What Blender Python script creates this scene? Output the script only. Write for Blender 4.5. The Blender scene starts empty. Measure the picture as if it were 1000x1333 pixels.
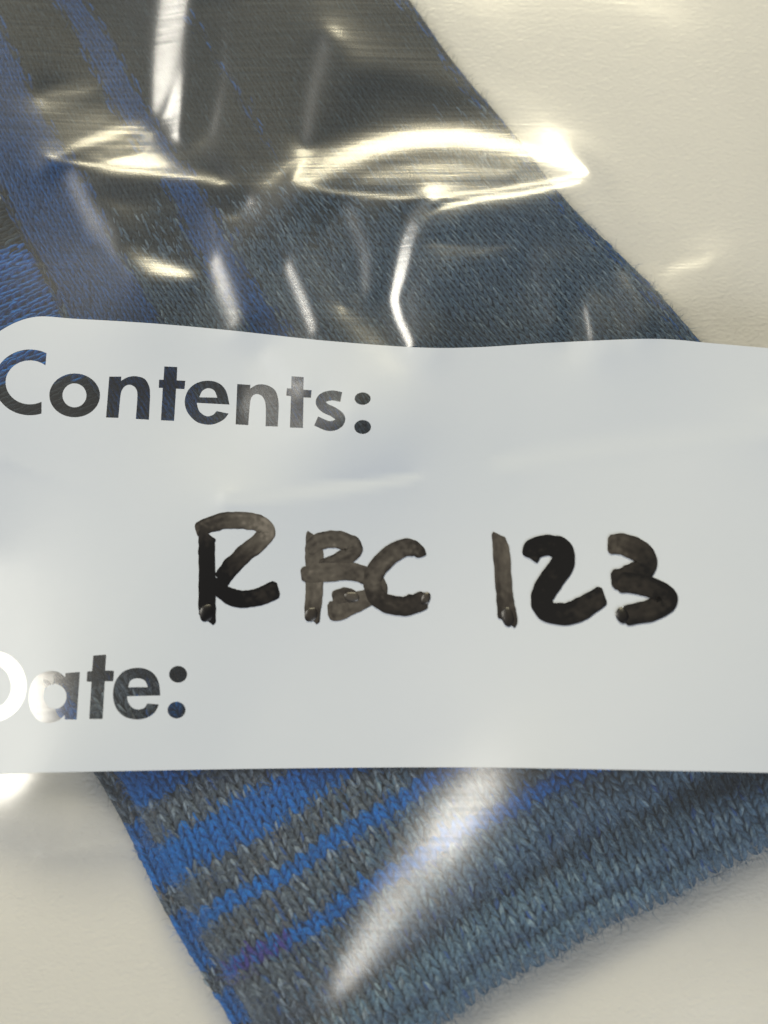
import bpy, math, random
import numpy as np
from mathutils import Vector, Matrix
from mathutils.geometry import delaunay_2d_cdt

random.seed(7)
RNG = np.random.default_rng(11)
SC = bpy.context.scene
MM = 0.001

# ------------------------------------------------------------------ camera
TILT = math.radians(14.0)
DIST = 200.0                                   # mm from lens to the writing
TGT = np.array([0.0, 0.0, 8.0])
CAMP = TGT + DIST * np.array([0, -math.sin(TILT), math.cos(TILT)])
FWD = (TGT - CAMP) / DIST
UP = np.array([0, math.cos(TILT), math.sin(TILT)])
KPX = 0.5 / 1000.0
cam = bpy.data.cameras.new('camera')
cam.sensor_fit = 'HORIZONTAL'
cam.sensor_width = 36
cam.lens = 72
cam.clip_start = 0.01
cam.clip_end = 50
cam.dof.use_dof = True
cam.dof.focus_distance = 0.206
cam.dof.aperture_fstop = 19
camo = bpy.data.objects.new('camera', cam)
SC.collection.objects.link(camo)
R = Matrix(((1, UP[0], -FWD[0]), (0, UP[1], -FWD[1]), (0, UP[2], -FWD[2])))
camo.matrix_world = Matrix.Translation(Vector(CAMP * MM)) @ R.to_4x4()
SC.camera = camo

# ------------------------------------------------------------------ room light
w = bpy.data.worlds.new('World')
SC.world = w
w.use_nodes = True
w.node_tree.nodes['Background'].inputs[0].default_value = (0.80, 0.90, 1.0, 1)
w.node_tree.nodes['Background'].inputs[1].default_value = 0.12

LAMP_A = np.array([0.0, 1640.0, 1040.0])     # ceiling panel beyond the top of the picture
LAMP_B = np.array([-1430.0, 640.0, 1210.0])     # ceiling panel to the upper left


def panel_lamp(name, pos, sx, sy, power, col):
    l = bpy.data.lights.new(name, 'AREA')
    l.shape = 'RECTANGLE'
    l.size = sx
    l.size_y = sy
    l.energy = power
    l.color = col
    o = bpy.data.objects.new(name, l)
    SC.collection.objects.link(o)
    o.location = Vector(pos * MM)
    d = Vector((0, 0, 0)) - o.location
    o.rotation_euler = d.to_track_quat('-Z', 'Y').to_euler()
    return o


panel_lamp('ceiling_or_fill_lamp', LAMP_A, 1.10, 0.52, 33, (1.0, 0.90, 0.62))
panel_lamp('ceiling_or_fill_lamp', LAMP_B, 0.76, 0.76, 27, (1.0, 0.95, 0.84))
panel_lamp('ceiling_or_fill_lamp', np.array([1150.0, -1950.0, 1350.0]), 1.4, 1.2, 44, (0.96, 0.98, 1.0))   # added unseen fill behind the photographer, lightens shadows at the hem

SC.view_settings.view_transform = 'Standard'
SC.view_settings.look = 'None'
SC.view_settings.exposure = 0.04
SC.view_settings.gamma = 1.0
SC.view_settings.use_curve_mapping = False
SC.render.engine = 'CYCLES'
SC.cycles.use_denoising = True
SC.cycles.transparent_max_bounces = 24
SC.cycles.max_bounces = 6
SC.cycles.diffuse_bounces = 2
SC.cycles.glossy_bounces = 2
SC.cycles.use_adaptive_sampling = True
SC.cycles.adaptive_threshold = 0.02


# ------------------------------------------------------------------ helpers
def P(px, py, z):
    """photograph position -> real place (mm) at height z"""
    px = np.asarray(px, float); py = np.asarray(py, float); z = np.asarray(z, float)
    dx = (px - 500) * KPX
    v = -(py - 666.5) * KPX
    dy = FWD[1] + v * UP[1]
    dz = FWD[2] + v * UP[2]
    t = (z - CAMP[2]) / dz
    return np.stack(np.broadcast_arrays(CAMP[0] + t * dx, CAMP[1] + t * dy, z), -1)


def PX(x, y, z):
    """real place -> photograph position"""
    rx = x - CAMP[0]; ry = y - CAMP[1]; rz = z - CAMP[2]
    f = ry * FWD[1] + rz * FWD[2]
    u = ry * UP[1] + rz * UP[2]
    return 500 + rx / f / KPX, 666.5 - u / f / KPX


def mesh_obj(name, V, F, mat, parent=None, col=None, smooth=True, attrs=None):
    me = bpy.data.meshes.new(name)
    V = np.asarray(V, np.float64) * MM
    F = np.asarray(F)
    nf, k = F.shape
    me.vertices.add(len(V))
    me.vertices.foreach_set('co', V.astype(np.float32).ravel())
    me.loops.add(nf * k)
    me.loops.foreach_set('vertex_index', F.astype(np.int32).ravel())
    me.polygons.add(nf)
    me.polygons.foreach_set('loop_start', np.arange(0, nf * k, k, dtype=np.int32))
    me.polygons.foreach_set('use_smooth', np.full(nf, smooth, bool))
    me.update(calc_edges=True)
    if col is not None:
        a = me.attributes.new('tint', 'FLOAT_COLOR', 'POINT')
        c = np.ones((len(V), 4), np.float32)
        c[:, :3] = col
        a.data.foreach_set('color', c.ravel())
    for nm, arr in (attrs or {}).items():
        a = me.attributes.new(nm, 'FLOAT', 'POINT')
        a.data.foreach_set('value', np.asarray(arr, np.float32))
    me.materials.append(mat)
    o = bpy.data.objects.new(name, me)
    SC.collection.objects.link(o)
    if parent:
        o.parent = parent
    return o


def grid_faces(ny, nx):
    j, i = np.meshgrid(np.arange(ny - 1), np.arange(nx - 1), indexing='ij')
    a = (j * nx + i).ravel()
    return np.stack([a, a + 1, a + nx + 1, a + nx], 1)


def new_mat(name):
    m = bpy.data.materials.new(name)
    m.use_nodes = True
    nt = m.node_tree
    nt.nodes.clear()
    out = nt.nodes.new('ShaderNodeOutputMaterial')
    return m, nt, out


def nd(nt, typ, **kw):
    n = nt.nodes.new(typ)
    for k, v in kw.items():
        if isinstance(k, str) and k.startswith('i_'):
            n.inputs[k[2:].replace('_', ' ')].default_value = v
        else:
            setattr(n, k, v)
    return n


def seg_dist(X, Y, pts):
    d = np.full(X.shape, 1e9)
    for (x0, y0), (x1, y1) in zip(pts[:-1], pts[1:]):
        vx, vy = x1 - x0, y1 - y0
        t = np.clip(((X - x0) * vx + (Y - y0) * vy) / (vx * vx + vy * vy + 1e-9), 0, 1)
        d = np.minimum(d, np.hypot(X - x0 - t * vx, Y - y0 - t * vy))
    return d


def seg_dist_w(X, Y, pts):
    """pts: (x,y,w): normalised distance d/w with w varying along the line"""
    d = np.full(X.shape, 1e9)
    for (x0, y0, w0), (x1, y1, w1) in zip(pts[:-1], pts[1:]):
        vx, vy = x1 - x0, y1 - y0
        t = np.clip(((X - x0) * vx + (Y - y0) * vy) / (vx * vx + vy * vy + 1e-9), 0, 1)
        d = np.minimum(d, np.hypot(X - x0 - t * vx, Y - y0 - t * vy) / (w0 + (w1 - w0) * t))
    return d


def in_poly(X, Y, poly):
    inside = np.zeros(np.shape(X), bool)
    n = len(poly)
    for k in range(n):
        x0, y0 = poly[k]; x1, y1 = poly[(k + 1) % n]
        if y0 == y1:
            continue
        c = ((y0 > Y) != (y1 > Y)) & (X < (x1 - x0) * (Y - y0) / (y1 - y0) + x0)
        inside ^= c
    return inside


def blur(Z, s):
    ny, nx = Z.shape
    py, px = int(4 * s), int(4 * s)
    Zp = np.pad(Z, ((py, py), (px, px)), mode='edge')
    fy = np.fft.fftfreq(Zp.shape[0])[:, None]; fx = np.fft.rfftfreq(Zp.shape[1])[None]
    G = np.exp(-2 * (math.pi * s) ** 2 * (fx * fx + fy * fy))
    return np.fft.irfft2(np.fft.rfft2(Zp) * G, Zp.shape)[py:py + ny, px:px + nx]


def smoothstep(a, b, x):
    t = np.clip((x - a) / (b - a), 0, 1)
    return t * t * (3 - 2 * t)


# ------------------------------------------------------------------ materials
def table_material():
    m, nt, out = new_mat('pebbled_beige_laminate')
    tc = nd(nt, 'ShaderNodeTexCoord')
    b = nd(nt, 'ShaderNodeBsdfPrincipled', i_Roughness=0.28)
    n1 = nd(nt, 'ShaderNodeTexNoise', i_Scale=9.0, i_Detail=3.0)
    cr = nd(nt, 'ShaderNodeValToRGB')
    cr.color_ramp.elements[0].position = 0.3
    cr.color_ramp.elements[0].color = (0.745, 0.712, 0.668, 1)
    cr.color_ramp.elements[1].position = 0.7
    cr.color_ramp.elements[1].color = (0.790, 0.757, 0.712, 1)
    nt.links.new(tc.outputs['Object'], n1.inputs['Vector'])
    nt.links.new(n1.outputs['Fac'], cr.inputs['Fac'])
    nt.links.new(cr.outputs['Color'], b.inputs['Base Color'])
    mp = nd(nt, 'ShaderNodeMapping')
    mp.inputs['Scale'].default_value = (1.0, 1.5, 1)
    mp.inputs['Rotation'].default_value = (0, 0, 0.6)
    nt.links.new(tc.outputs['Object'], mp.inputs['Vector'])
    v = nd(nt, 'ShaderNodeTexVoronoi', i_Scale=1500.0, i_Randomness=1.0)
    v.feature = 'SMOOTH_F1'
    n2 = nd(nt, 'ShaderNodeTexNoise', i_Scale=1500.0, i_Detail=2.0)
    nt.links.new(mp.outputs['Vector'], v.inputs['Vector'])
    nt.links.new(mp.outputs['Vector'], n2.inputs['Vector'])
    ad = nd(nt, 'ShaderNodeMath', operation='MULTIPLY_ADD')
    ad.inputs[1].default_value = -1.0
    nt.links.new(v.outputs['Distance'], ad.inputs[0])
    nt.links.new(n2.outputs['Fac'], ad.inputs[2])
    bp = nd(nt, 'ShaderNodeBump', i_Strength=0.42, i_Distance=0.00015)
    nt.links.new(ad.outputs[0], bp.inputs['Height'])
    nt.links.new(bp.outputs['Normal'], b.inputs['Normal'])
    nt.links.new(b.outputs[0], out.inputs[0])
    return m


def film_material(name='clear_film', haze=0.008, rough=0.225, refl=0.165):
    m, nt, out = new_mat(name)
    tc = nd(nt, 'ShaderNodeTexCoord')
    mp = nd(nt, 'ShaderNodeMapping')
    mp.inputs['Scale'].default_value = (60, 1500, 60)
    nt.links.new(tc.outputs['Object'], mp.inputs['Vector'])
    n1 = nd(nt, 'ShaderNodeTexNoise', i_Scale=1.0, i_Detail=3.0)
    nt.links.new(mp.outputs['Vector'], n1.inputs['Vector'])
    n2 = nd(nt, 'ShaderNodeTexNoise', i_Scale=420.0, i_Detail=2.0)
    nt.links.new(tc.outputs['Object'], n2.inputs['Vector'])
    mx = nd(nt, 'ShaderNodeMath', operation='MULTIPLY_ADD')
    mx.inputs[1].default_value = 0.5
    nt.links.new(n2.outputs['Fac'], mx.inputs[0])
    nt.links.new(n1.outputs['Fac'], mx.inputs[2])
    bp = nd(nt, 'ShaderNodeBump', i_Strength=0.35, i_Distance=0.00006)
    nt.links.new(mx.outputs[0], bp.inputs['Height'])
    tr = nd(nt, 'ShaderNodeBsdfTransparent')
    tr.inputs[0].default_value = (0.965, 0.972, 0.97, 1)
    g1 = nd(nt, 'ShaderNodeBsdfGlossy', i_Roughness=rough)
    nt.links.new(bp.outputs['Normal'], g1.inputs['Normal'])
    g2 = nd(nt, 'ShaderNodeBsdfGlossy', i_Roughness=rough * 1.9)
    nt.links.new(bp.outputs['Normal'], g2.inputs['Normal'])
    gl = nd(nt, 'ShaderNodeMixShader')
    gl.inputs[0].default_value = 0.27
    nt.links.new(g1.outputs[0], gl.inputs[1]); nt.links.new(g2.outputs[0], gl.inputs[2])
    # thin sheet, same reflectance from both sides: 0.085 + 0.915 (1 - |cos|)^5
    ge = nd(nt, 'ShaderNodeNewGeometry')
    dt = nd(nt, 'ShaderNodeVectorMath', operation='DOT_PRODUCT')
    nt.links.new(ge.outputs['Incoming'], dt.inputs[0]); nt.links.new(ge.outputs['Normal'], dt.inputs[1])
    ab = nd(nt, 'ShaderNodeMath', operation='ABSOLUTE')
    nt.links.new(dt.outputs['Value'], ab.inputs[0])
    om = nd(nt, 'ShaderNodeMath', operation='SUBTRACT')
    om.inputs[0].default_value = 1.0
    nt.links.new(ab.outputs[0], om.inputs[1])
    pw = nd(nt, 'ShaderNodeMath', operation='POWER')
    pw.inputs[1].default_value = 5.0
    nt.links.new(om.outputs[0], pw.inputs[0])
    dbl = nd(nt, 'ShaderNodeMath', operation='MULTIPLY_ADD')
    dbl.inputs[1].default_value = 0.90
    dbl.inputs[2].default_value = refl
    dbl.use_clamp = True
    nt.links.new(pw.outputs[0], dbl.inputs[0])
    df = nd(nt, 'ShaderNodeBsdfDiffuse')
    df.inputs[0].default_value = (0.85, 0.88, 0.86, 1)
    tl = nd(nt, 'ShaderNodeBsdfTranslucent')
    tl.inputs[0].default_value = (0.85, 0.88, 0.86, 1)
    hz = nd(nt, 'ShaderNodeMixShader')
    hz.inputs[0].default_value = 0.5
    nt.links.new(df.outputs[0], hz.inputs[1]); nt.links.new(tl.outputs[0], hz.inputs[2])
    m1 = nd(nt, 'ShaderNodeMixShader')
    m1.inputs[0].default_value = haze
    nt.links.new(tr.outputs[0], m1.inputs[1]); nt.links.new(hz.outputs[0], m1.inputs[2])
    m2 = nd(nt, 'ShaderNodeMixShader')
    nt.links.new(dbl.outputs[0], m2.inputs[0])
    nt.links.new(m1.outputs[0], m2.inputs[1]); nt.links.new(gl.outputs[0], m2.inputs[2])
    nt.links.new(m2.outputs[0], out.inputs[0])
    return m


def label_material():
    m, nt, out = new_mat('white_printed_film')
    tc = nd(nt, 'ShaderNodeTexCoord')
    b = nd(nt, 'ShaderNodeBsdfPrincipled', i_Roughness=0.40)
    b.inputs['Specular IOR Level'].default_value = 0.42
    n1 = nd(nt, 'ShaderNodeTexNoise', i_Scale=22.0, i_Detail=4.0)
    nt.links.new(tc.outputs['Object'], n1.inputs['Vector'])
    cr = nd(nt, 'ShaderNodeValToRGB')
    cr.color_ramp.elements[0].position = 0.3
    cr.color_ramp.elements[0].color = (0.462, 0.500, 0.558, 1)
    cr.color_ramp.elements[1].position = 0.7
    cr.color_ramp.elements[1].color = (0.488, 0.522, 0.578, 1)
    nt.links.new(n1.outputs['Fac'], cr.inputs['Fac'])
    nt.links.new(cr.outputs['Color'], b.inputs['Base Color'])
    n2 = nd(nt, 'ShaderNodeTexNoise', i_Scale=700.0, i_Detail=3.0)
    nt.links.new(tc.outputs['Object'], n2.inputs['Vector'])
    bp = nd(nt, 'ShaderNodeBump', i_Strength=0.30, i_Distance=0.00005)
    nt.links.new(n2.outputs['Fac'], bp.inputs['Height'])
    nt.links.new(bp.outputs['Normal'], b.inputs['Normal'])
    nt.links.new(b.outputs[0], out.inputs[0])
    return m


def yarn_material(name):
    m, nt, out = new_mat(name)
    at = nd(nt, 'ShaderNodeAttribute', attribute_name='tint')
    tc = nd(nt, 'ShaderNodeTexCoord')
    n = nd(nt, 'ShaderNodeTexNoise', i_Scale=3500.0, i_Detail=2.0)
    nt.links.new(tc.outputs['Object'], n.inputs['Vector'])
    mr = nd(nt, 'ShaderNodeMapRange')
    mr.inputs['From Min'].default_value = 0.3; mr.inputs['From Max'].default_value = 0.7
    mr.inputs['To Min'].default_value = 0.72; mr.inputs['To Max'].default_value = 1.3
    nt.links.new(n.outputs['Fac'], mr.inputs['Value'])
    mu = nd(nt, 'ShaderNodeVectorMath', operation='SCALE')
    nt.links.new(at.outputs['Color'], mu.inputs[0]); nt.links.new(mr.outputs[0], mu.inputs['Scale'])
    b = nd(nt, 'ShaderNodeBsdfPrincipled', i_Roughness=0.85)
    b.inputs['Specular IOR Level'].default_value = 0.2
    b.inputs['Sheen Weight'].default_value = 0.06
    b.inputs['Sheen Roughness'].default_value = 0.5
    nt.links.new(mu.outputs[0], b.inputs['Base Color'])
    nt.links.new(b.outputs[0], out.inputs[0])
    return m


def ink_material():
    m, nt, out = new_mat('brown_black_marker_ink')
    at = nd(nt, 'ShaderNodeAttribute', attribute_name='ink_load')
    tc = nd(nt, 'ShaderNodeTexCoord')
    n = nd(nt, 'ShaderNodeTexNoise', i_Scale=1600.0, i_Detail=4.0, i_Roughness=0.7)
    n3 = nd(nt, 'ShaderNodeTexNoise', i_Scale=260.0, i_Detail=3.0)
    nt.links.new(tc.outputs['Object'], n.inputs['Vector'])
    nt.links.new(tc.outputs['Object'], n3.inputs['Vector'])
    a1 = nd(nt, 'ShaderNodeMath', operation='MULTIPLY_ADD')
    a1.inputs[1].default_value = 0.22
    nt.links.new(n.outputs['Fac'], a1.inputs[0]); nt.links.new(at.outputs['Fac'], a1.inputs[2])
    a2 = nd(nt, 'ShaderNodeMath', operation='MULTIPLY_ADD')
    a2.inputs[1].default_value = 0.18
    nt.links.new(n3.outputs['Fac'], a2.inputs[0]); nt.links.new(a1.outputs[0], a2.inputs[2])
    a3 = nd(nt, 'ShaderNodeMath', operation='SUBTRACT')
    a3.inputs[1].default_value = 0.05
    nt.links.new(a2.outputs[0], a3.inputs[0])
    cr = nd(nt, 'ShaderNodeValToRGB')
    e = cr.color_ramp.elements
    e[0].position = 0.0; e[0].color = (0.28, 0.25, 0.215, 1)
    e[1].position = 1.0; e[1].color = (0.006, 0.0055, 0.006, 1)
    k = e.new(0.40); k.color = (0.090, 0.080, 0.068, 1)
    k = e.new(0.70); k.color = (0.028, 0.024, 0.021, 1)
    nt.links.new(a3.outputs[0], cr.inputs['Fac'])
    b = nd(nt, 'ShaderNodeBsdfPrincipled', i_Roughness=0.33)
    b.inputs['Specular IOR Level'].default_value = 0.4
    nt.links.new(cr.outputs['Color'], b.inputs['Base Color'])
    nt.links.new(b.outputs[0], out.inputs[0])
    return m


M_TABLE = table_material()
M_FILM = film_material()
M_FILMB = film_material('clear_back_film', haze=0.01, rough=0.25, refl=0.04)
M_LABEL = label_material()
M_YARN = yarn_material('heather_wool_yarn')
M_INK = ink_material()

# ------------------------------------------------------------------ table
TS = 260.0
tb = []
for zz, s in ((0, TS), (-18, TS)):
    tb += [(-s, -s, zz), (s, -s, zz), (s, s, zz), (-s, s, zz)]
table = mesh_obj('tabletop', tb, [(0, 1, 2, 3), (7, 6, 5, 4), (4, 5, 1, 0), (5, 6, 2, 1), (6, 7, 3, 2), (7, 4, 0, 3)], M_TABLE, smooth=False)
table['kind'] = 'structure'

# ------------------------------------------------------------------ the knitted garment
garment = bpy.data.objects.new('knitted_garment', None)
SC.collection.objects.link(garment)
garment['label'] = 'folded grey and blue striped knitted garment inside the clear plastic bag'
garment['category'] = 'garment'

BLUE = np.array([0.002, 0.135, 0.48])
GREYS = np.array([[0.045, 0.058, 0.070], [0.085, 0.10, 0.118], [0.15, 0.17, 0.185], [0.28, 0.31, 0.33], [0.11, 0.095, 0.085]])
DENIM = np.array([[0.030, 0.062, 0.115], [0.055, 0.105, 0.180], [0.095, 0.150, 0.225], [0.17, 0.235, 0.31], [0.04, 0.08, 0.16]])
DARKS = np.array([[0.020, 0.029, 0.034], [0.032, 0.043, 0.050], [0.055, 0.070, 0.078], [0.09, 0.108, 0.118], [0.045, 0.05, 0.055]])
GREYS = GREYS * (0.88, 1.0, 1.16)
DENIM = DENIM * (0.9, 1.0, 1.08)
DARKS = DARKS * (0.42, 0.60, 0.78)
PG = np.array([0.27, 0.30, 0.22, 0.11, 0.10])


def pick(pal, n):
    return pal[RNG.choice(5, n, p=PG)] * RNG.uniform(0.75, 1.25, (n, 1))


def leg_template(nstr, K, S, rad, plyr, twist, lift):
    """one stitch: two slanted legs, each of nstr thin plies; returns verts (wale,row,z) and faces, ply index"""
    V, F, I = [], [], []
    for s in (-1, 1):
        for q in range(nstr):
            base = len(V)
            for k in range(K):
                t = k / (K - 1)
                ca = s * (0.09 + 0.34 * t ** 0.75)
                cb = 0.30 - 1.65 * t
                cz = lift * math.sin(math.pi * min(1, t * 1.05)) - 0.10
                swell = max(0.25, math.sin(math.pi * (0.08 + 0.84 * t))) ** 0.7
                ph = 2 * math.pi * q / nstr + twist * t * s
                ca += plyr[0] * swell * math.cos(ph)
                cz += plyr[1] * swell * math.sin(ph)
                for j in range(S):
                    an = 2 * math.pi * j / S
                    V.append((ca + rad[0] * swell * math.cos(an), cb, cz + rad[1] * swell * math.sin(an)))
                    I.append(q + (nstr if s > 0 else 0))
            for k in range(K - 1):
                for j in range(S):
                    a = base + k * S + j; b = base + k * S + (j + 1) % S
                    F.append((a, b, b + S, a + S))
    return np.array(V), np.array(F), np.array(I)


def knit(name, surf, a0, a1, b0, b1, colour, keep, nstr, K=5, S=4, jit=0.05, rad=(0.11, 0.16), plyr=(0.10, 0.10), lift=0.35, fuzz=0, fuzz_len=1.3, trim=0.0, glint=0.02):
    """surf(a,b)->xyz mm in stitch units; builds a backing sheet with the stitches and the fuzz as its pieces"""
    na, nb = int((a1 - a0) * 1.5) + 2, int((b1 - b0) * 1.0) + 2
    A, B = np.meshgrid(np.linspace(a0, a1, na), np.linspace(b0, b1 - trim, nb))
    Q = surf(A, B)
    Q[..., 2] = np.maximum(Q[..., 2] - 0.45, 0.5)
    Vt = Q.reshape(-1, 3)
    Vb = Vt.copy(); Vb[:, 2] = 0.35
    F = grid_faces(nb, na)
    n = len(Vt)
    ring = list(range(na)) + [j * na + na - 1 for j in range(1, nb)] + [(nb - 1) * na + i for i in range(na - 2, -1, -1)] + [j * na for j in range(nb - 2, 0, -1)]
    sk = [(ring[(k + 1) % len(ring)], ring[k], ring[k] + n, ring[(k + 1) % len(ring)] + n) for k in range(len(ring))]
    Fall = np.concatenate([F, F[:, ::-1] + n, np.array(sk)])
    cc = colour(A.ravel(), B.ravel(), True)
    sheet = mesh_obj(name, np.concatenate([Vt, Vb]), Fall, M_YARN, garment, col=np.concatenate([cc, cc]))
    # stitches
    T, TF, TI = leg_template(nstr, K, S, rad, plyr, 2.6, lift)
    ia = np.arange(math.ceil(a0), math.floor(a1)) + 0.5
    jb = np.arange(math.ceil(b0), math.floor(b1)) + 0.5
    IA, JB = [g.ravel() for g in np.meshgrid(ia, jb)]
    c = surf(IA, JB)
    ux, uy = PX(c[:, 0], c[:, 1], c[:, 2])
    kp = keep(ux, uy)
    IA, JB = IA[kp], JB[kp]
    N = len(IA)
    ja = RNG.normal(0, jit, N); jb_ = RNG.normal(0, jit, N)
    sw = RNG.normal(1, 0.10, (N, 1))
    aa = IA[:, None] + ja[:, None] + T[None, :, 0] * sw
    bb = JB[:, None] + jb_[:, None] + T[None, :, 1]
    pos = surf(aa, bb)
    pos[..., 2] += T[None, :, 2] * 1.0 * sw + RNG.normal(0, 0.05, (N, 1))
    pos[..., 2] = np.maximum(pos[..., 2], 0.3)
    m = len(T)
    F = (TF[None] + (np.arange(N) * m)[:, None, None]).reshape(-1, 4)
    strands = 2 * nstr
    cs = colour(np.repeat(IA, strands), np.repeat(JB, strands), False).reshape(N, strands, 3)
    col = cs[:, TI, :].reshape(-1, 3)
    st = mesh_obj('yarn_stitches', pos.reshape(-1, 3), F, M_YARN, sheet, col=col)
    st['kind'] = 'stuff'
    # loose fibres
    if fuzz:
        k = RNG.integers(0, N, fuzz)
        rim = np.where((JB > b1 - 2.2) | (IA < a0 + 1.2))[0]
        ne = int(fuzz * 0.35)
        k[:ne] = rim[RNG.integers(0, len(rim), ne)]
        fa = IA[k] + RNG.uniform(-0.5, 0.5, fuzz); fb = JB[k] + RNG.uniform(-0.5, 0.5, fuzz)
        p0 = surf(fa, fb); p0[:, 2] += 0.25
        th = RNG.uniform(0, 2 * math.pi, fuzz); L = fuzz_len * RNG.uniform(0.4, 1.3, fuzz)
        up = RNG.uniform(0.05, 0.55, fuzz) * L
        cv = RNG.normal(0, 0.9, fuzz)
        wd = RNG.uniform(0.012, 0.026, fuzz)
        VV = []
        for q in range(4):
            t = q / 3
            an = th + cv * t
            x = p0[:, 0] + np.cos(an) * L * t; y = p0[:, 1] + np.sin(an) * L * t
            z = p0[:, 2] + up * math.sin(t * 2.4)
            nxp, nyp = -np.sin(an), np.cos(an)
            ww = wd * (1 - 0.6 * t)
            VV.append(np.stack([x - nxp * ww, y - nyp * ww, np.maximum(z, 0.2)], -1))
            VV.append(np.stack([x + nxp * ww, y + nyp * ww, np.maximum(z, 0.2)], -1))
        VV = np.stack(VV, 1)
        tf = np.array([(0, 1, 3, 2), (2, 3, 5, 4), (4, 5, 7, 6)])
        FF = (tf[None] + (np.arange(fuzz) * 8)[:, None, None]).reshape(-1, 4)
        fc = colour(IA[k], JB[k], False) * 1.15 + glint
        fz = mesh_obj('loose_fibres', VV.reshape(-1, 3), FF, M_YARN, sheet, col=np.repeat(fc, 8, axis=0))
        fz['kind'] = 'stuff'
    return sheet


def und(x, y, s=1.0):
    return s * (0.35 * np.sin(x * 0.013 + 1.1) * np.cos(y * 0.017 + .4) + 0.2 * np.sin(x * 0.031 + y * 0.023))


def rnd(d, e):
    """rounded edge profile 0..1 over e"""
    t = np.clip(d / e, 0, 1)
    return np.sqrt(np.maximum(0, 1 - (1 - t) ** 2))


# lower, front layer: rows run up to the right, wales run down to the hem
RW = np.array([math.cos(math.radians(29)), -math.sin(math.radians(29))])
WL = np.array([0.475, 0.880])
SA, SB = 20.0, 11.0
HEM = 488.0


def low_px(a, b, ox=150.0, oy=1005.0):
    ap, bp = a * SA, b * SB
    wob = 5 * np.sin(bp * 0.02 + 0.5) + 3 * np.sin(ap * 0.035) * np.cos(bp * 0.013)
    wob2 = 6 * np.sin(ap * 0.011 + 0.6) + 2.5 * np.sin(ap * 0.04 + bp * 0.01)
    x = ox + (ap + wob * 0.6) * RW[0] + (bp + wob2) * WL[0]
    y = oy + (ap + wob * 0.6) * RW[1] + (bp + wob2) * WL[1]
    return x, y


def low_surf(a, b):
    b = np.maximum(b, (a * SA * 0.485 - 265) / 0.88 / SB)
    x, y = low_px(a, b)
    ap, bp = a * SA, b * SB
    z = 5.4 + und(x, y)
    val = 390 - (ap - 300) * 0.035
    z = z - 2.7 * np.exp(-((bp - val) / 25.0) ** 2)
    z = z - 0.5 * smoothstep(val, val + 30, bp)
    z = z - 1.2 * np.exp(-((bp - 456) / 11.0) ** 2)
    z = z * (0.12 + 0.88 * rnd(HEM - bp, 34.0)) * (0.25 + 0.75 * rnd(ap + 4, 26.0))
    z = z * (0.45 + 0.55 * smoothstep(-170, -105, bp))
    return P(x, y, z)


LOW_BLUE = [(-47, -20), (-4, 52), (105, 160), (206, 232), (282, 309)]


def stripe_mask(bp, bands, soft=1.2):
    m = np.zeros(np.shape(bp), bool)
    q = bp + RNG.normal(0, soft, np.shape(bp))
    for lo, hi in bands:
        m |= (q > lo) & (q < hi)
    return m


def low_colour(a, b, flat):
    ap, bp = a * SA, b * SB
    n = len(a)
    mix = smoothstep(90, 330, ap * 0.60 + bp * 0.66 - 120) > RNG.uniform(0, 1, n)
    c = np.where(mix[:, None], (pick(DENIM, n) * 0.62 + DENIM[1] * 0.38) * (1.6, 1.45, 1.25), (pick(GREYS, n) * 0.68 + GREYS[1] * 0.32) * 1.15)
    if flat:
        c = np.where(mix[:, None], DENIM[1], GREYS[1]) * np.ones((n, 1)) * 0.8
    bl = stripe_mask(bp, LOW_BLUE)
    bc = BLUE * RNG.uniform(0.7, 1.25, (n, 1)) + RNG.uniform(0, 0.008, (n, 1))
    # violet flecks where the last blue stripe begins
    pur = bl & (bp > 280) & (ap < 110) & (RNG.uniform(0, 1, n) < 0.55)
    c = np.where(bl[:, None], bc, c)
    c = np.where(pur[:, None], np.array([0.055, 0.045, 0.27]), c)
    fle = (~bl) & (RNG.uniform(0, 1, n) < 0.035)
    c = np.where(fle[:, None], np.array([0.03, 0.09, 0.28]), c)
    return c


def keep_low(x, y):
    hidden = (y < 965) & (x > 290)
    return ~hidden & (y > 790) & (y < 1420) & (x > -80) & (x < 1080)


knit('front_layer', low_surf, 0, 52, -22, HEM / SB + 0.7, low_colour, keep_low, 3, K=6, lift=0.26, fuzz=15000, fuzz_len=1.5, glint=0.01, trim=1.9)


# the under layer that peeps out along its left side
def back_surf(a, b):
    x, y = low_px(a, b, 122, 1008)
    ap, bp = a * SA, b * SB
    z = 2.6 + 0.3 * und(x, y)
    z = z * (0.18 + 0.82 * rnd(ap + 6, 22.0))
    return P(x, y, z)


def back_colour(a, b, flat):
    n = len(a)
    c = pick(GREYS, n) if not flat else np.ones((n, 3)) * GREYS[1]
    bl = stripe_mask(b * SB, [(-120, -70), (78, 172), (208, 292), (330, 380)])
    return np.where(bl[:, None], BLUE * RNG.uniform(0.6, 1.15, (n, 1)) + 0.006, c)


knit('under_layer', back_surf, 0, 4, -12, 40, back_colour, lambda x, y: (y > 800) & (y < 1420), 3, K=5, fuzz=1500)


# upper layer: rows fan down to the right
NA, NB = 64.0, 84.0      # wales across, rows down along the edge
BMAX = 1.11


def up_px(a, b):
    s = b / NB
    t = a / NA * BMAX
    tx = 468 - 563 * t; bx = 1082 - 814 * t
    y = -70 + 700 * s
    x = tx + (bx - tx) * s
    x = x + 6 * np.sin(s * 9 + 1) * (1 - t) + 3 * np.sin(s * 23 + t * 5) - 9 * np.sin(s * math.pi) * np.exp(-t * 4)
    y = y + 5 * np.sin(t * 14 + s * 3)
    return x, y


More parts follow.
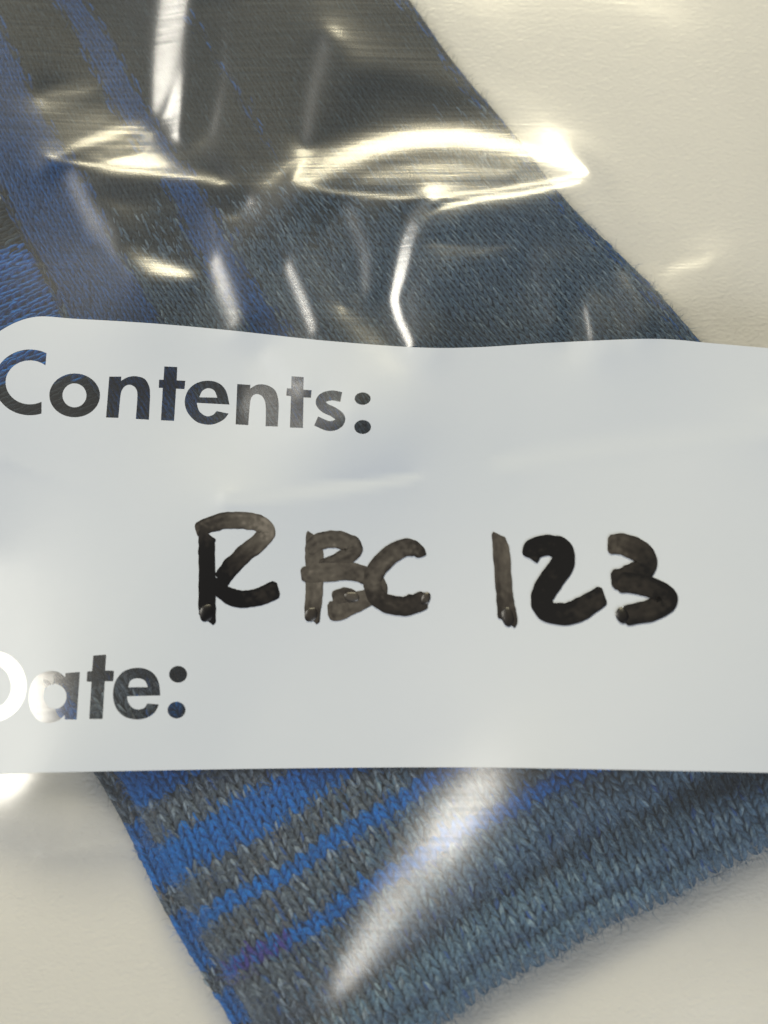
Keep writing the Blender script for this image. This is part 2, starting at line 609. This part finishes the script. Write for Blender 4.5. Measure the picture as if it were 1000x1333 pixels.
def up_surf(a, b):
    x, y = up_px(a, b)
    t = a / NA * BMAX
    z = 5.2 + 1.2 * und(x, y)
    z = z - 0.9 * np.exp(-((t - 0.90) / 0.035) ** 2)
    z = z - 0.5 * np.exp(-((t - 0.42) / 0.05) ** 2)
    z = z * (0.10 + 0.90 * rnd(t * 680, 45.0)) * (0.2 + 0.8 * rnd((BMAX - t) * 680, 40.0))
    return P(x, y, z)


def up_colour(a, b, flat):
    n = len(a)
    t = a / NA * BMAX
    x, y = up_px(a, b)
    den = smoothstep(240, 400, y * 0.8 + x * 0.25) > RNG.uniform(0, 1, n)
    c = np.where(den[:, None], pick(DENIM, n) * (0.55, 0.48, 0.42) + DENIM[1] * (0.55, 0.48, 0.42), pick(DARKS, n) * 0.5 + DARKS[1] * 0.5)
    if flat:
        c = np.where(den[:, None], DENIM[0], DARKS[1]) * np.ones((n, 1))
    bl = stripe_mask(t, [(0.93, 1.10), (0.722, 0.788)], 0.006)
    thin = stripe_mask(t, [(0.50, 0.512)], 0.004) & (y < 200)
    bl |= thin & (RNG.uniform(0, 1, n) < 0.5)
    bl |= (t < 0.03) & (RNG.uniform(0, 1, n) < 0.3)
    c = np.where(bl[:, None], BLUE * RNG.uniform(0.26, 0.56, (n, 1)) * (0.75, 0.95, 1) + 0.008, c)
    return c


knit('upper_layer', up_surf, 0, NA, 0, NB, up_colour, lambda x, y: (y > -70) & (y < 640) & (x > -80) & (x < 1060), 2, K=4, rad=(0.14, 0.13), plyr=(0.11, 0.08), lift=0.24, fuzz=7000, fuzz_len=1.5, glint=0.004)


# layer below it at the far left
def low2_surf(a, b):
    x = 160 - b * 11.0 + a * 13.0 * 0.5 + 0
    y = 180 + a * 13.0 * 0.86 + b * 5.5
    z = 2.2 + 0.3 * und(x, y)
    return P(x, y, z)


def low2_colour(a, b, flat):
    n = len(a)
    x = 160 - b * 11.0 + a * 6.5
    y = 180 + a * 11.2 + b * 5.5
    c = pick(DARKS, n) if not flat else np.ones((n, 3)) * DARKS[0]
    bl = (y + RNG.normal(0, 6, n) > 325) & (y < 500) & (x < 140)
    return np.where(bl[:, None], BLUE * RNG.uniform(0.55, 1.1, (n, 1)) + 0.004, c)


knit('lower_fold', low2_surf, 0, 34, 0, 28, low2_colour, lambda x, y: (x < 220), 2, K=5, rad=(0.14, 0.2), plyr=(0.11, 0.10), lift=0.30, fuzz=800)

# ------------------------------------------------------------------ the bag's front film: a puffed sheet with creases
HG = 0.36
xs = np.arange(-78, 78 + HG, HG)
ys = np.arange(-96, 112 + HG, HG)
GX, GY = np.meshgrid(xs, ys)
GU, GV = PX(GX, GY, 8.5)
NYG, NXG = GX.shape

gpoly = [(-200, -150), (400, -150), (520, 0), (690, 200), (925, 445), (1160, 760), (1000, 1090), (560, 1333), (390, 1430), (330, 1380), (140, 1005), (115, 850), (190, 690), (0, 620), (-200, 560)]
gm = in_poly(GU, GV, gpoly).astype(float)
gm = np.clip(blur(gm, 5.0 / HG) * 2.6, 0, 1)
lo_ = 6.2 + 0.8 * smoothstep(420, 900, GV)
zb = lo_ + (8.2 - lo_) * blur(gm, 9.0 / HG)
# film lies low over the bottom right corner and the bottom left
zb = zb + 1.2 * np.exp(-((GU - 430) / 420) ** 2 - ((GV - 250) / 260) ** 2)
lab_m = in_poly(GU, GV, [(-60, 420), (1130, 420), (1130, 1010), (-60, 1010)]).astype(float)
lab_m = blur(lab_m, 6.0 / HG)
zb = zb * (1 - 0.6 * lab_m) + 8.3 * 0.6 * lab_m
zb = zb + 1.0 * blur(gm, 9.0 / HG)
edge = np.minimum(np.minimum(GX - xs[0], xs[-1] - GX), np.minimum(GY - ys[0], ys[-1] - GY))
ef = smoothstep(0, 16, edge)
zb = 0.9 + (zb - 0.9) * ef

# slopes that turn the film towards each lamp
view = np.stack([CAMP[0] - GX, CAMP[1] - GY, CAMP[2] - 8.5 + 0 * GX], -1)
view /= np.linalg.norm(view, axis=-1, keepdims=True)


def slope_to(lamp):
    l = np.stack([lamp[0] - GX, lamp[1] - GY, lamp[2] - 8.5 + 0 * GX], -1)
    l /= np.linalg.norm(l, axis=-1, keepdims=True)
    h = view + l
    return -h[..., 0] / h[..., 2], -h[..., 1] / h[..., 2]


SL = {'A': slope_to(LAMP_A), 'B': slope_to(LAMP_B)}
# creases: lamp they face, share of the full slope, line (x, y, half width)
CREASES = [
    ('B', 1.00, [(240, -60, 32), (224, 20, 30), (208, 90, 22), (192, 150, 12)]),
    ('A', 1.00, [(190, 150, 13), (150, 166, 14), (105, 184, 10), (68, 204, 5)]),
    ('A', 0.60, [(172, 182, 14), (140, 194, 8)]),
    ('A', 0.95, [(68, 206, 4), (120, 214, 4), (180, 223, 4), (285, 236, 3)]),
    ('A', -0.4, [(130, 245, 14), (210, 250, 14), (300, 262, 14)]),
    ('A', 1.00, [(402, 244, 15), (432, 217, 28), (480, 196, 24), (540, 182, 23), (600, 181, 20), (660, 194, 16), (710, 211, 12), (757, 235, 7)]),
    ('A', 0.64, [(480, 238, 14), (560, 228, 22), (660, 232, 12)]),
    ('A', 0.95, [(400, 248, 4), (440, 258, 4), (520, 266, 4.5), (580, 265, 5), (640, 258, 4), (700, 247, 4), (757, 237, 4)]),
    ('A', 1.00, [(750, 247, 4), (680, 262, 6), (620, 271, 6), (575, 282, 6), (545, 298, 5)]),
    ('A', -0.4, [(640, 310, 24), (760, 300, 24)]),
    ('A', 0.0, [(340, 190, 34), (345, 90, 38), (345, -20, 40)]),
    ('A', -0.1, [(480, 10, 50), (590, 50, 50), (650, 80, 36)]),
    ('B', 1.00, [(556, 276, 12), (545, 290, 14), (530, 322, 14), (521, 362, 14), (512, 396, 10), (520, 424, 8), (534, 456, 8)]),
    ('B', 0.62, [(455, 285, 20), (476, 335, 16), (476, 382, 12)]),
    ('A', 0.98, [(165, 326, 16), (200, 348, 22), (240, 356, 14)]),
    ('B', 0.66, [(92, 230, 16), (125, 290, 24), (165, 330, 20)]),
    ('B', 0.80, [(280, 345, 18), (292, 380, 24), (306, 415, 18)]),
    ('B', 0.82, [(376, 352, 11), (392, 390, 13), (408, 432, 11)]),
    ('B', 0.85, [(760, 405, 6), (767, 446, 7)]),
    ('B', 0.60, [(800, 385, 5), (822, 430, 5)]),
    ('A', 0.62, [(880, 350, 14), (915, 343, 12)]),
    ('B', 0.60, [(425, 60, 16), (408, 120, 16), (398, 180, 14)]),
    ('B', 1.00, [(625, 1034, 84), (588, 1075, 86)]),
    ('B', 0.80, [(570, 1095, 100), (520, 1158, 90), (475, 1230, 62), (445, 1280, 36)]),
    ('B', 0.95, [(-30, 760, 40), (0, 830, 64), (14, 900, 80), (20, 965, 76), (20, 1005, 52)]),
    ('A', 0.22, [(300, 652, 5), (420, 640, 6), (540, 625, 4)]),
    ('A', 0.16, [(660, 605, 10), (800, 585, 14), (1000, 560, 10)]),
    ('B', 0.50, [(300, 90, 3), (318, 150, 3), (322, 200, 2)]),
    ('B', 0.55, [(262, 250, 3), (280, 300, 4), (272, 340, 3)]),
    ('A', 0.60, [(560, 330, 3), (620, 338, 3), (660, 330, 2)]),
    ('B', 0.55, [(690, 330, 3), (700, 380, 4), (716, 425, 3)]),
    ('A', 0.55, [(60, 120, 3), (105, 112, 4), (140, 96, 3)]),
    ('B', 0.50, [(430, 300, 3), (436, 350, 3), (450, 400, 3)]),
    ('A', 0.0, [(730, 70, 60), (830, 130, 70), (900, 220, 60)]),
    ('A', 0.0, [(268, 20, 20), (262, 100, 20), (250, 165, 14)]),
    ('A', 0.45, [(60, 1110, 6), (130, 1095, 8), (190, 1100, 5)]),
    ('B', 0.45, [(760, 1060, 5), (720, 1110, 7), (690, 1180, 5)]),
    ('B', 0.80, [(345, 470, 16), (390, 508, 20)]),
    ('B', 0.74, [(325, 525, 24), (390, 545, 26), (445, 540, 22)]),
]
W = np.ones_like(GX)
TXs, TYs = np.gradient(zb, HG, axis=1), np.gradient(zb, HG, axis=0)
NUMX, NUMY = TXs * W, TYs * W
for lamp, f, pts in CREASES:
    d = seg_dist_w(GU, GV, pts)
    g = np.exp(-np.abs(d) ** 2.2)
    wt = 130 * np.exp(-(d / 0.72) ** 2)
    sx, sy = SL[lamp]
    NUMX += wt * (g * f * sx + (1 - g) * TXs)
    NUMY += wt * (g * f * sy + (1 - g) * TYs)
    W += wt
    if f > 0.5:      # the film bends gradually into each crease
        wt = 7.0 * np.exp(-(d / 2.6) ** 2)
        NUMX += wt * 0.66 * f * sx
        NUMY += wt * 0.66 * f * sy
        W += wt
TXs = NUMX / W; TYs = NUMY / W
# fine slackness of the film
nz = blur(RNG.normal(0, 1, GX.shape), 5.5 / HG); nz /= nz.std()
nz2 = blur(RNG.normal(0, 1, GX.shape), 2.2 / HG); nz2 /= nz2.std()
zb = zb + (0.18 * nz + 0.028 * nz2) * (1 - 0.7 * lab_m) * ef

LAMH = (1 / 9.0) ** 2


def solve(zb, W, TX, TY, h, z, iters):
    """least squares: slopes follow (TX, TY) with weight W, heights stay near zb"""
    wx = 0.5 * (W[:, 1:] + W[:, :-1]); tx = 0.5 * (TX[:, 1:] + TX[:, :-1]) * h
    wy = 0.5 * (W[1:] + W[:-1]); ty = 0.5 * (TY[1:] + TY[:-1]) * h
    lam = LAMH * h * h

    def AtA(z):
        o = lam * z
        g = wx * (z[:, 1:] - z[:, :-1])
        o[:, 1:] += g; o[:, :-1] -= g
        g = wy * (z[1:] - z[:-1])
        o[1:] += g; o[:-1] -= g
        return o

    rhs = lam * zb
    g = wx * tx; rhs[:, 1:] += g; rhs[:, :-1] -= g
    g = wy * ty; rhs[1:] += g; rhs[:-1] -= g
    diag = np.full_like(zb, lam)
    diag[:, 1:] += wx; diag[:, :-1] += wx; diag[1:] += wy; diag[:-1] += wy
    z = z.copy()
    r = rhs - AtA(z); y_ = r / diag; p = y_.copy(); rz = (r * y_).sum()
    for it in range(iters):
        Ap = AtA(p)
        al = rz / (p * Ap).sum()
        z += al * p; r -= al * Ap
        y_ = r / diag
        rz2 = (r * y_).sum()
        p = y_ + (rz2 / rz) * p
        rz = rz2
    return z


def up2(zc, shape):
    yy = np.minimum(np.arange(shape[0]) / 2, zc.shape[0] - 1.001); xx = np.minimum(np.arange(shape[1]) / 2, zc.shape[1] - 1.001)
    j = yy.astype(int)[:, None]; i = xx.astype(int)[None]; v = yy[:, None] - j; u = xx[None] - i
    return zc[j, i] * (1 - u) * (1 - v) + zc[j, i + 1] * u * (1 - v) + zc[j + 1, i] * (1 - u) * v + zc[j + 1, i + 1] * u * v


z = None
for st in (8, 4, 2, 1):
    sl = (slice(None, None, st), slice(None, None, st))
    z0 = zb[sl].copy() if z is None else up2(z, zb[sl].shape)
    z = solve(zb[sl], W[sl], TXs[sl], TYs[sl], HG * st, z0, {8: 600, 4: 500, 2: 400, 1: 350}[st])
# clear of the wool below
zmin = 0.7 + 6.0 * np.clip(blur(in_poly(GU, GV, gpoly).astype(float), 1.5 / HG) * 1.15 - 0.1, 0, 1)
kk = 0.35
z = 0.5 * (z + zmin + np.sqrt((z - zmin) ** 2 + kk * kk)) - 0.0
z = 0.75 + (z - 0.75) * smoothstep(0, 10, edge)
ZF = z


def film_z(x, y):
    fx = np.clip((x - xs[0]) / HG, 0, NXG - 1.001); fy = np.clip((y - ys[0]) / HG, 0, NYG - 1.001)
    i = fx.astype(int); j = fy.astype(int); u = fx - i; v = fy - j
    return (ZF[j, i] * (1 - u) * (1 - v) + ZF[j, i + 1] * u * (1 - v) + ZF[j + 1, i] * (1 - u) * v + ZF[j + 1, i + 1] * u * v)


GRX, GRY = np.gradient(ZF, HG, axis=1), np.gradient(ZF, HG, axis=0)


def onfilm(px, py, off):
    """photograph position -> place on the film, lifted by off"""
    px = np.asarray(px, float); py = np.asarray(py, float)
    zz = np.full(px.shape, 8.5)
    for _ in range(4):
        q = P(px, py, zz)
        zz = film_z(q[..., 0], q[..., 1]) + off
    return P(px, py, zz)


bag = bpy.data.objects.new('plastic_bag', None)
SC.collection.objects.link(bag)
bag['label'] = 'clear glossy plastic bag with a white writing panel, wrapped over knitwear'
bag['category'] = 'bag'


# ------------------------------------------------------------------ writing panel with see-through printed letters
def spline(pts, n=7):
    """closed outline; 3-tuples are sharp corners, 2-tuples lie on smooth curves"""
    N = len(pts)
    cor = [k for k in range(N) if len(pts[k]) == 3]
    xy = np.array([p[:2] for p in pts], float)
    out = []
    for k in range(N):
        p1, p2 = xy[k], xy[(k + 1) % N]
        c1, c2 = len(pts[k]) == 3, len(pts[(k + 1) % N]) == 3
        if c1 and c2:
            out.append(p1)
            continue
        p0 = p1 - (p2 - p1) * 0.5 if c1 else xy[k - 1]
        p3 = p2 + (p2 - p1) * 0.5 if c2 else xy[(k + 2) % N]
        for q in range(n):
            t = q / n
            out.append(0.5 * ((2 * p1) + (-p0 + p2) * t + (2 * p0 - 5 * p1 + 4 * p2 - p3) * t * t + (-p0 + 3 * p1 - 3 * p2 + p3) * t ** 3))
    return np.array(out)


def ell(cx, cy, rx, ry, a0=0, a1=360, n=40):
    an = np.radians(np.linspace(a0, a1, n, endpoint=(a1 - a0) < 360))
    return np.stack([cx + rx * np.cos(an), cy - ry * np.sin(an)], 1)


def ribbon(pts, width):
    c = spline_open(pts, 10)
    t = np.gradient(c, axis=0); t /= np.linalg.norm(t, axis=1, keepdims=True)
    n = np.stack([-t[:, 1], t[:, 0]], 1) * width / 2
    return np.concatenate([c + n, (c - n)[::-1]])


def spline_open(pts, n):
    xy = np.array(pts, float)
    N = len(xy)
    out = []
    for k in range(N - 1):
        p1, p2 = xy[k], xy[k + 1]
        p0 = xy[k - 1] if k else p1 - (p2 - p1)
        p3 = xy[k + 2] if k + 2 < N else p2 + (p2 - p1)
        for q in range(n):
            t = q / n
            out.append(0.5 * ((2 * p1) + (-p0 + p2) * t + (2 * p0 - 5 * p1 + 4 * p2 - p3) * t * t + (-p0 + 3 * p1 - 3 * p2 + p3) * t ** 3))
    out.append(xy[-1])
    return np.array(out)


S_ = 260 / 1000.0


def Z5(a): return np.asarray(a, float) * S_ + (0, 440)
def Z6(a): return np.asarray(a, float) * S_ + (240, 470)
def Z4(a): return np.asarray(a, float) * S_ + (0, 830)


LETTERS = []      # (character, [outer], [holes])
o_ = ell(150, 222, 180, 165, 62.5, 288.8, 44)
i_ = ell(150, 222, 122, 110, 50.3, 298.4, 38)[::-1]
LETTERS.append(('C', [Z5(np.concatenate([o_, i_]))], []))
LETTERS.append(('o', [Z5(ell(374, 287, 127, 110))], [Z5(ell(373, 287, 60, 60))]))
LETTERS.append(('n', [Z5(spline([(547, 193, 1), (608, 193, 1), (606, 214, 1), (640, 196), (680, 191), (725, 205), (748, 245), (752, 290, 1), (746, 409, 1), (680, 405, 1), (688, 290), (680, 252), (655, 235), (628, 240), (609, 265), (602, 300, 1), (593, 400, 1), (531, 398, 1)]))], []))
LETTERS.append(('t', [Z5([(823, 142), (888, 145), (885, 212), (928, 214), (924, 256), (882, 254), (872, 415), (806, 412), (815, 250), (795, 249), (797, 208), (819, 209)])], []))
LETTERS.append(('e', [Z6(spline([(226, 218, 1), (62, 209, 1), (75, 250), (108, 275), (142, 270), (162, 250, 1), (222, 263, 1), (198, 292), (155, 314), (110, 318), (58, 302), (15, 255), (2, 200), (20, 145), (62, 110), (120, 98), (175, 112), (210, 152)]))], [Z6(spline([(75, 181, 1), (90, 150), (120, 136), (150, 148), (165, 183, 1)]))]))
LETTERS.append(('n', [Z6(spline([(265, 115, 1), (331, 119, 1), (330, 137, 1), (370, 117), (418, 122), (455, 147), (470, 190), (473, 230, 1), (468, 328, 1), (407, 326, 1), (408, 240), (403, 200), (385, 172), (355, 166), (335, 185), (328, 220, 1), (320, 321, 1), (257, 317, 1)]))], []))
LETTERS.append(('t', [Z6([(537, 76), (598, 80), (596, 143), (638, 146), (634, 184), (597, 182), (594, 335), (529, 333), (534, 176), (510, 173), (514, 136), (535, 138)])], []))
LETTERS.append(('s', [Z6(ribbon([(786, 180), (740, 172), (697, 183), (683, 208), (705, 235), (748, 256), (780, 284), (768, 314), (722, 325), (660, 300)], 50))], []))
LETTERS.append((':', [Z6(ell(893, 188, 40, 31)), Z6(ell(893, 330, 42, 35))], []))
LETTERS.append(('D', [Z4(np.concatenate([[(-190, 60)], ell(-50, 242.5, 185, 182.5, 90, -90, 40), [(-190, 425)]]))], [Z4(np.concatenate([[(-122, 135)], ell(-50, 245, 105, 110, 90, -90, 34), [(-122, 355)]]))]))
LETTERS.append(('a', [Z4(spline([(400, 172, 1), (384, 411, 1), (324, 410, 1), (324, 388, 1), (290, 416), (240, 428), (190, 412), (153, 360), (143, 300), (155, 235), (192, 188), (245, 168), (292, 173), (326, 198, 1), (328, 178, 1)]))], [Z4(ell(275, 295, 58, 62))]))
LETTERS.append(('t', [Z4([(467, 90), (532, 85), (527, 165), (571, 166), (567, 219), (525, 219), (514, 408), (447, 408), (458, 222), (434, 220), (437, 170), (461, 168)])], []))
LETTERS.append(('e', [Z4(spline([(803, 290, 1), (636, 294, 1), (642, 324), (662, 350), (692, 360), (722, 352), (738, 330, 1), (796, 335, 1), (775, 375), (735, 402), (680, 410), (620, 394), (580, 350), (566, 288), (576, 225), (612, 175), (662, 154), (718, 154), (767, 178), (795, 225)]))], [Z4(spline([(642, 249, 1), (655, 215), (690, 204), (725, 216), (740, 248, 1)]))]))
LETTERS.append((':', [Z4(ell(892, 184, 45, 42)), Z4(ell(884, 363, 45, 42))], []))

LOUT = spline([(-62, 530), (-52, 475), (-5, 434), (42, 413), (100, 415), (200, 421), (300, 430), (420, 443), (540, 452), (620, 452), (720, 446), (850, 441), (930, 447), (1000, 453), (1090, 459), (1128, 485), (1138, 560), (1140, 900), (1134, 975), (1100, 1008), (1000, 1006), (800, 1002), (600, 999), (400, 1000), (200, 1003), (0, 1007), (-40, 1008), (-72, 980), (-76, 900)], 8)


def densify(c, step=6.0):
    out = []
    for k in range(len(c)):
        a, b = c[k], c[(k + 1) % len(c)]
        n = max(1, int(np.hypot(*(b - a)) / step))
        for q in range(n):
            out.append(a + (b - a) * q / n)
    return np.array(out)


loops = [densify(LOUT)]
owner = [-1]
for li, (ch, outs, holes) in enumerate(LETTERS):
    for c in outs + holes:
        loops.append(densify(np.asarray(c, float)))
        owner.append(li)
gx_, gy_ = np.meshgrid(np.arange(-80, 1150, 8.0), np.arange(405, 1020, 8.0))
gx_ = gx_ + np.where((np.arange(gx_.shape[0]) % 2)[:, None], 4, 0)
gp = np.stack([gx_.ravel(), gy_.ravel()], 1)
ok = in_poly(gp[:, 0], gp[:, 1], LOUT)
for c in loops:
    lo, hi = c.min(0) - 8, c.max(0) + 8
    idx = np.where(ok & (gp[:, 0] > lo[0]) & (gp[:, 0] < hi[0]) & (gp[:, 1] > lo[1]) & (gp[:, 1] < hi[1]))[0]
    if len(idx):
        cc = np.concatenate([c, c[:1]])
        ok[idx[seg_dist(gp[idx, 0], gp[idx, 1], cc) < 3.0]] = False
gp = gp[ok]
pts = np.concatenate(loops + [gp])
edges, s0 = [], 0
for c in loops:
    n = len(c)
    edges += [(s0 + k, s0 + (k + 1) % n) for k in range(n)]
    s0 += n
vo, eo, fo, *_ = delaunay_2d_cdt([Vector(p) for p in pts], edges, [], 0, 1e-4)
vo = np.array([(v[0], v[1]) for v in vo])
fo = np.array([f for f in fo if len(f) == 3])
cen = vo[fo].mean(1)
inl = in_poly(cen[:, 0], cen[:, 1], loops[0])
which = np.full(len(fo), -1)
for li, (ch, outs, holes) in enumerate(LETTERS):
    m = np.zeros(len(fo), bool)
    for c in outs:
        m |= in_poly(cen[:, 0], cen[:, 1], np.asarray(c, float))
    for c in holes:
        m &= ~in_poly(cen[:, 0], cen[:, 1], np.asarray(c, float))
    which[m] = li
area = np.cross(vo[fo[:, 1]] - vo[fo[:, 0]], vo[fo[:, 2]] - vo[fo[:, 0]])
fo[area > 0] = fo[area > 0][:, ::-1]


def film_piece(name, faces, mat, parent, off):
    used, inv = np.unique(faces.ravel(), return_inverse=True)
    q = onfilm(vo[used, 0], vo[used, 1], off)
    o = mesh_obj(name, q, inv.reshape(-1, 3), mat, parent)
    fx = np.clip(np.round((q[:, 0] - xs[0]) / HG).astype(int), 0, NXG - 1); fy = np.clip(np.round((q[:, 1] - ys[0]) / HG).astype(int), 0, NYG - 1)
    nrm = np.stack([-GRX[fy, fx], -GRY[fy, fx], np.ones(len(q))], 1)
    nrm /= np.linalg.norm(nrm, axis=1, keepdims=True)
    o.data.normals_split_custom_set_from_vertices([tuple(v) for v in nrm])
    return o


panel = film_piece('writing_panel', fo[inl & (which < 0)], M_LABEL, bag, 0.10)
panel['label'] = 'white printed writing panel across the middle of the bag'
for li, (ch, outs, holes) in enumerate(LETTERS):
    f = fo[inl & (which == li)]
    if len(f):
        o = film_piece('printed_colon' if ch == ':' else 'printed_letter', f, M_FILM, panel, 0.10)
        o['label'] = 'see-through printed ' + ('colon' if ch == ':' else 'letter ' + ch)

# front film, open where the writing panel takes its place
F = grid_faces(NYG, NXG)
fu = GU.ravel()[F].mean(1); fv = GV.ravel()[F].mean(1)
ctr = LOUT.mean(0)
inside = in_poly(fu, fv, loops[0])
near = seg_dist(fu, fv, np.concatenate([loops[0], loops[0][:1]])) < 9
F = F[~(inside & ~near)]
Vf = np.stack([GX, GY, ZF], -1).reshape(-1, 3)
used, inv = np.unique(F.ravel(), return_inverse=True)
front = mesh_obj('front_film', Vf[used], inv.reshape(-1, 4), M_FILM, bag)
bx, by = np.meshgrid(np.linspace(xs[0], xs[-1], 30), np.linspace(ys[0], ys[-1], 40))
bz = 0.18 + 0.05 * np.sin(bx * 0.3) * np.cos(by * 0.2)
back = mesh_obj('back_film', np.stack([bx, by, bz], -1).reshape(-1, 3), grid_faces(40, 30), M_FILMB, bag)

# ------------------------------------------------------------------ handwriting in marker
def H1(a): return [(240 + x * .16, 650 + y * .16, w * .16, d) for x, y, w, d in a]
def H2(a): return [(370 + x * .21, 670 + y * .21, w * .21, d) for x, y, w, d in a]
def H3(a): return [(620 + x * .28, 670 + y * .28, w * .28, d) for x, y, w, d in a]


HAND = [
    ('R', [H1([(95, 262, 105, .55), (180, 218, 120, .6), (320, 178, 128, .5), (480, 172, 130, .32), (610, 195, 132, .22), (672, 265, 130, .20), (610, 345, 135, .33), (480, 450, 138, .55), (360, 570, 138, .85), (285, 680, 130, 1.0)]),
           H1([(185, 270, 130, .7), (185, 420, 130, .95), (186, 600, 130, 1.0), (187, 800, 134, .95), (184, 985, 132, 1.0)]),
           H1([(262, 640, 120, 1.0), (300, 740, 120, 1.0), (400, 800, 130, .95), (520, 812, 135, .85), (640, 780, 140, .75), (765, 722, 140, .7)])]),
    ('B', [H2([(170, 115, 60, .4), (185, 220, 100, .4), (188, 350, 104, .35), (186, 500, 100, .38), (172, 650, 95, .55)]),
           H2([(145, 215, 90, .42), (230, 162, 100, .38), (330, 155, 100, .36), (420, 190, 110, .42), (415, 240, 100, .45), (320, 285, 80, .45), (220, 315, 60, .4)]),
           H2([(105, 375, 80, .42), (200, 362, 110, .36), (330, 355, 105, .36), (450, 358, 100, .45), (540, 400, 110, .45), (590, 460, 100, .48), (540, 505, 100, .42), (420, 555, 120, .38), (330, 590, 125, .35), (270, 595, 100, .36)]),
           H2([(300, 520, 70, .42), (380, 498, 90, .45), (440, 515, 70, .36)])]),
    ('C', [H2([(862, 258, 50, .62), (815, 215, 90, .5), (745, 205, 105, .45), (650, 258, 110, .42), (570, 345, 110, .46), (548, 440, 105, .48), (595, 530, 105, .6), (720, 568, 112, .62), (815, 550, 112, .62), (880, 518, 105, .5)])]),
    ('1', [H3([(102, 90, 50, .45), (118, 180, 74, .42), (128, 320, 74, .46), (138, 420, 78, .55), (148, 505, 86, .68)])]),
    ('2', [H3([(262, 212, 50, .85), (262, 165, 90, .9), (325, 142, 92, .95), (390, 160, 100, .98), (402, 225, 104, .98), (345, 310, 108, .95), (305, 390, 100, .95), (330, 448, 92, 1.0), (420, 462, 98, .88), (510, 425, 100, .78), (595, 370, 85, .72)])]),
    ('3', [H3([(612, 138, 80, .52), (690, 140, 98, .55), (770, 180, 100, .68), (785, 240, 100, .78), (710, 292, 108, .7), (628, 302, 80, .62)]),
           H3([(660, 312, 90, .68), (770, 325, 90, .8), (862, 362, 92, .9), (885, 405, 95, .82), (810, 445, 98, .74), (685, 470, 88, .72)])]),
]
DROPS = {'R': [(269, 798, 9, 12, 0.1, 0.95)], 'B': [(405, 800, 8, 10, 0.3, 0.5), (458, 777, 10, 7, 0.2, 0.35)], 'C': [(554, 779, 6, 9, 0.3, 0.5)],
         '1': [(661, 803, 8, 13, -0.3, 0.62)], '3': [(810, 801, 8, 11, -0.5, 0.75)]}
lift = 0.13
for ch, strokes in HAND:
    VV, FF, DD = [], [], []
    for st in strokes:
        lift += 0.006
        c = spline_open(st, 12)
        xy = c[:, :2]; wd = c[:, 2] * 1.06; dn = c[:, 3]
        t = np.gradient(xy, axis=0); t /= np.linalg.norm(t, axis=1, keepdims=True)
        nrm = np.stack([-t[:, 1], t[:, 0]], 1)
        # push the blunt marker ends out a little
        n = len(xy); L = np.cumsum(np.r_[0, np.hypot(*np.diff(xy, axis=0).T)])
        e = np.minimum(L, L[-1] - L)
        rr = wd * 0.16
        tap = np.sqrt(np.clip(1 - (1 - np.clip(e / rr, 0, 1)) ** 2, 0.42, 1))
        NA_ = 15
        streak = blur(RNG.normal(0, 1, (NA_, n)), 0.8); streak = blur(np.repeat(streak.mean(1)[:, None], n, 1) + 0.35 * streak, 0.6); streak *= 0.055 / streak.std()
        edge_l = blur(RNG.normal(0, 1, (1, n)), 1.2)[0] * 0.75
        edge_r = blur(RNG.normal(0, 1, (1, n)), 1.2)[0] * 0.75
        base = sum(len(v) for v in VV)
        vs, ds = [], []
        for k in range(NA_):
            s = -1 + 2 * k / (NA_ - 1)
            off = s * wd / 2 * tap + (edge_r if s > 0 else edge_l) * abs(s) ** 2
            cut = 0.55 * nrm[:, 0] * s * wd / 2 * np.clip(1 - e / (0.6 * wd), 0, 1) * t[:, 1]
            vs.append(xy + nrm * off[:, None] + t * cut[:, None])
            ds.append(dn + 0.10 * abs(s) ** 4 - 0.04 + streak[k] + 0.10 * np.exp(-(L[-1] - L) / (wd * 0.5)))
        vs = np.stack(vs, 1); ds = np.stack(ds, 1)
        q = onfilm(vs[..., 0].ravel(), vs[..., 1].ravel(), lift)
        VV.append(q); DD.append(ds.ravel())
        FF.append(grid_faces(n, NA_) + base)
    for (cx, cy, rx, ry, rot, dd) in DROPS.get(ch, []):
        lift += 0.006
        base = sum(len(v) for v in VV)
        rr_, aa_ = np.linspace(0, 1, 8), np.linspace(0, 2 * math.pi, 28, endpoint=False)
        pv, pd, ph = [], [], []
        for q in rr_:
            ex = q * rx * np.cos(aa_); ey = q * ry * np.sin(aa_) * (1 + 0.12 * np.cos(2 * aa_ + 1))
            pv.append(np.stack([cx + ex * math.cos(rot) - ey * math.sin(rot), cy + ex * math.sin(rot) + ey * math.cos(rot)], 1))
            pd.append(np.full(28, dd + 0.22 * q ** 4)); ph.append(np.full(28, 0.20 * (1 - q * q) ** 0.8))
        pv = np.concatenate(pv)
        q_ = onfilm(pv[:, 0], pv[:, 1], lift); q_[:, 2] += np.concatenate(ph)
        VV.append(q_); DD.append(np.concatenate(pd))
        FF.append(np.array([(base + i * 28 + j, base + i * 28 + (j + 1) % 28, base + (i + 1) * 28 + (j + 1) % 28, base + (i + 1) * 28 + j) for i in range(7) for j in range(28)]))
    o = mesh_obj('handwritten_digit' if ch.isdigit() else 'handwritten_letter', np.concatenate(VV), np.concatenate(FF), M_INK, panel, attrs={'ink_load': np.concatenate(DD)})
    o['label'] = ('digit ' if ch.isdigit() else 'letter ') + ch + ' handwritten in brown-black marker'
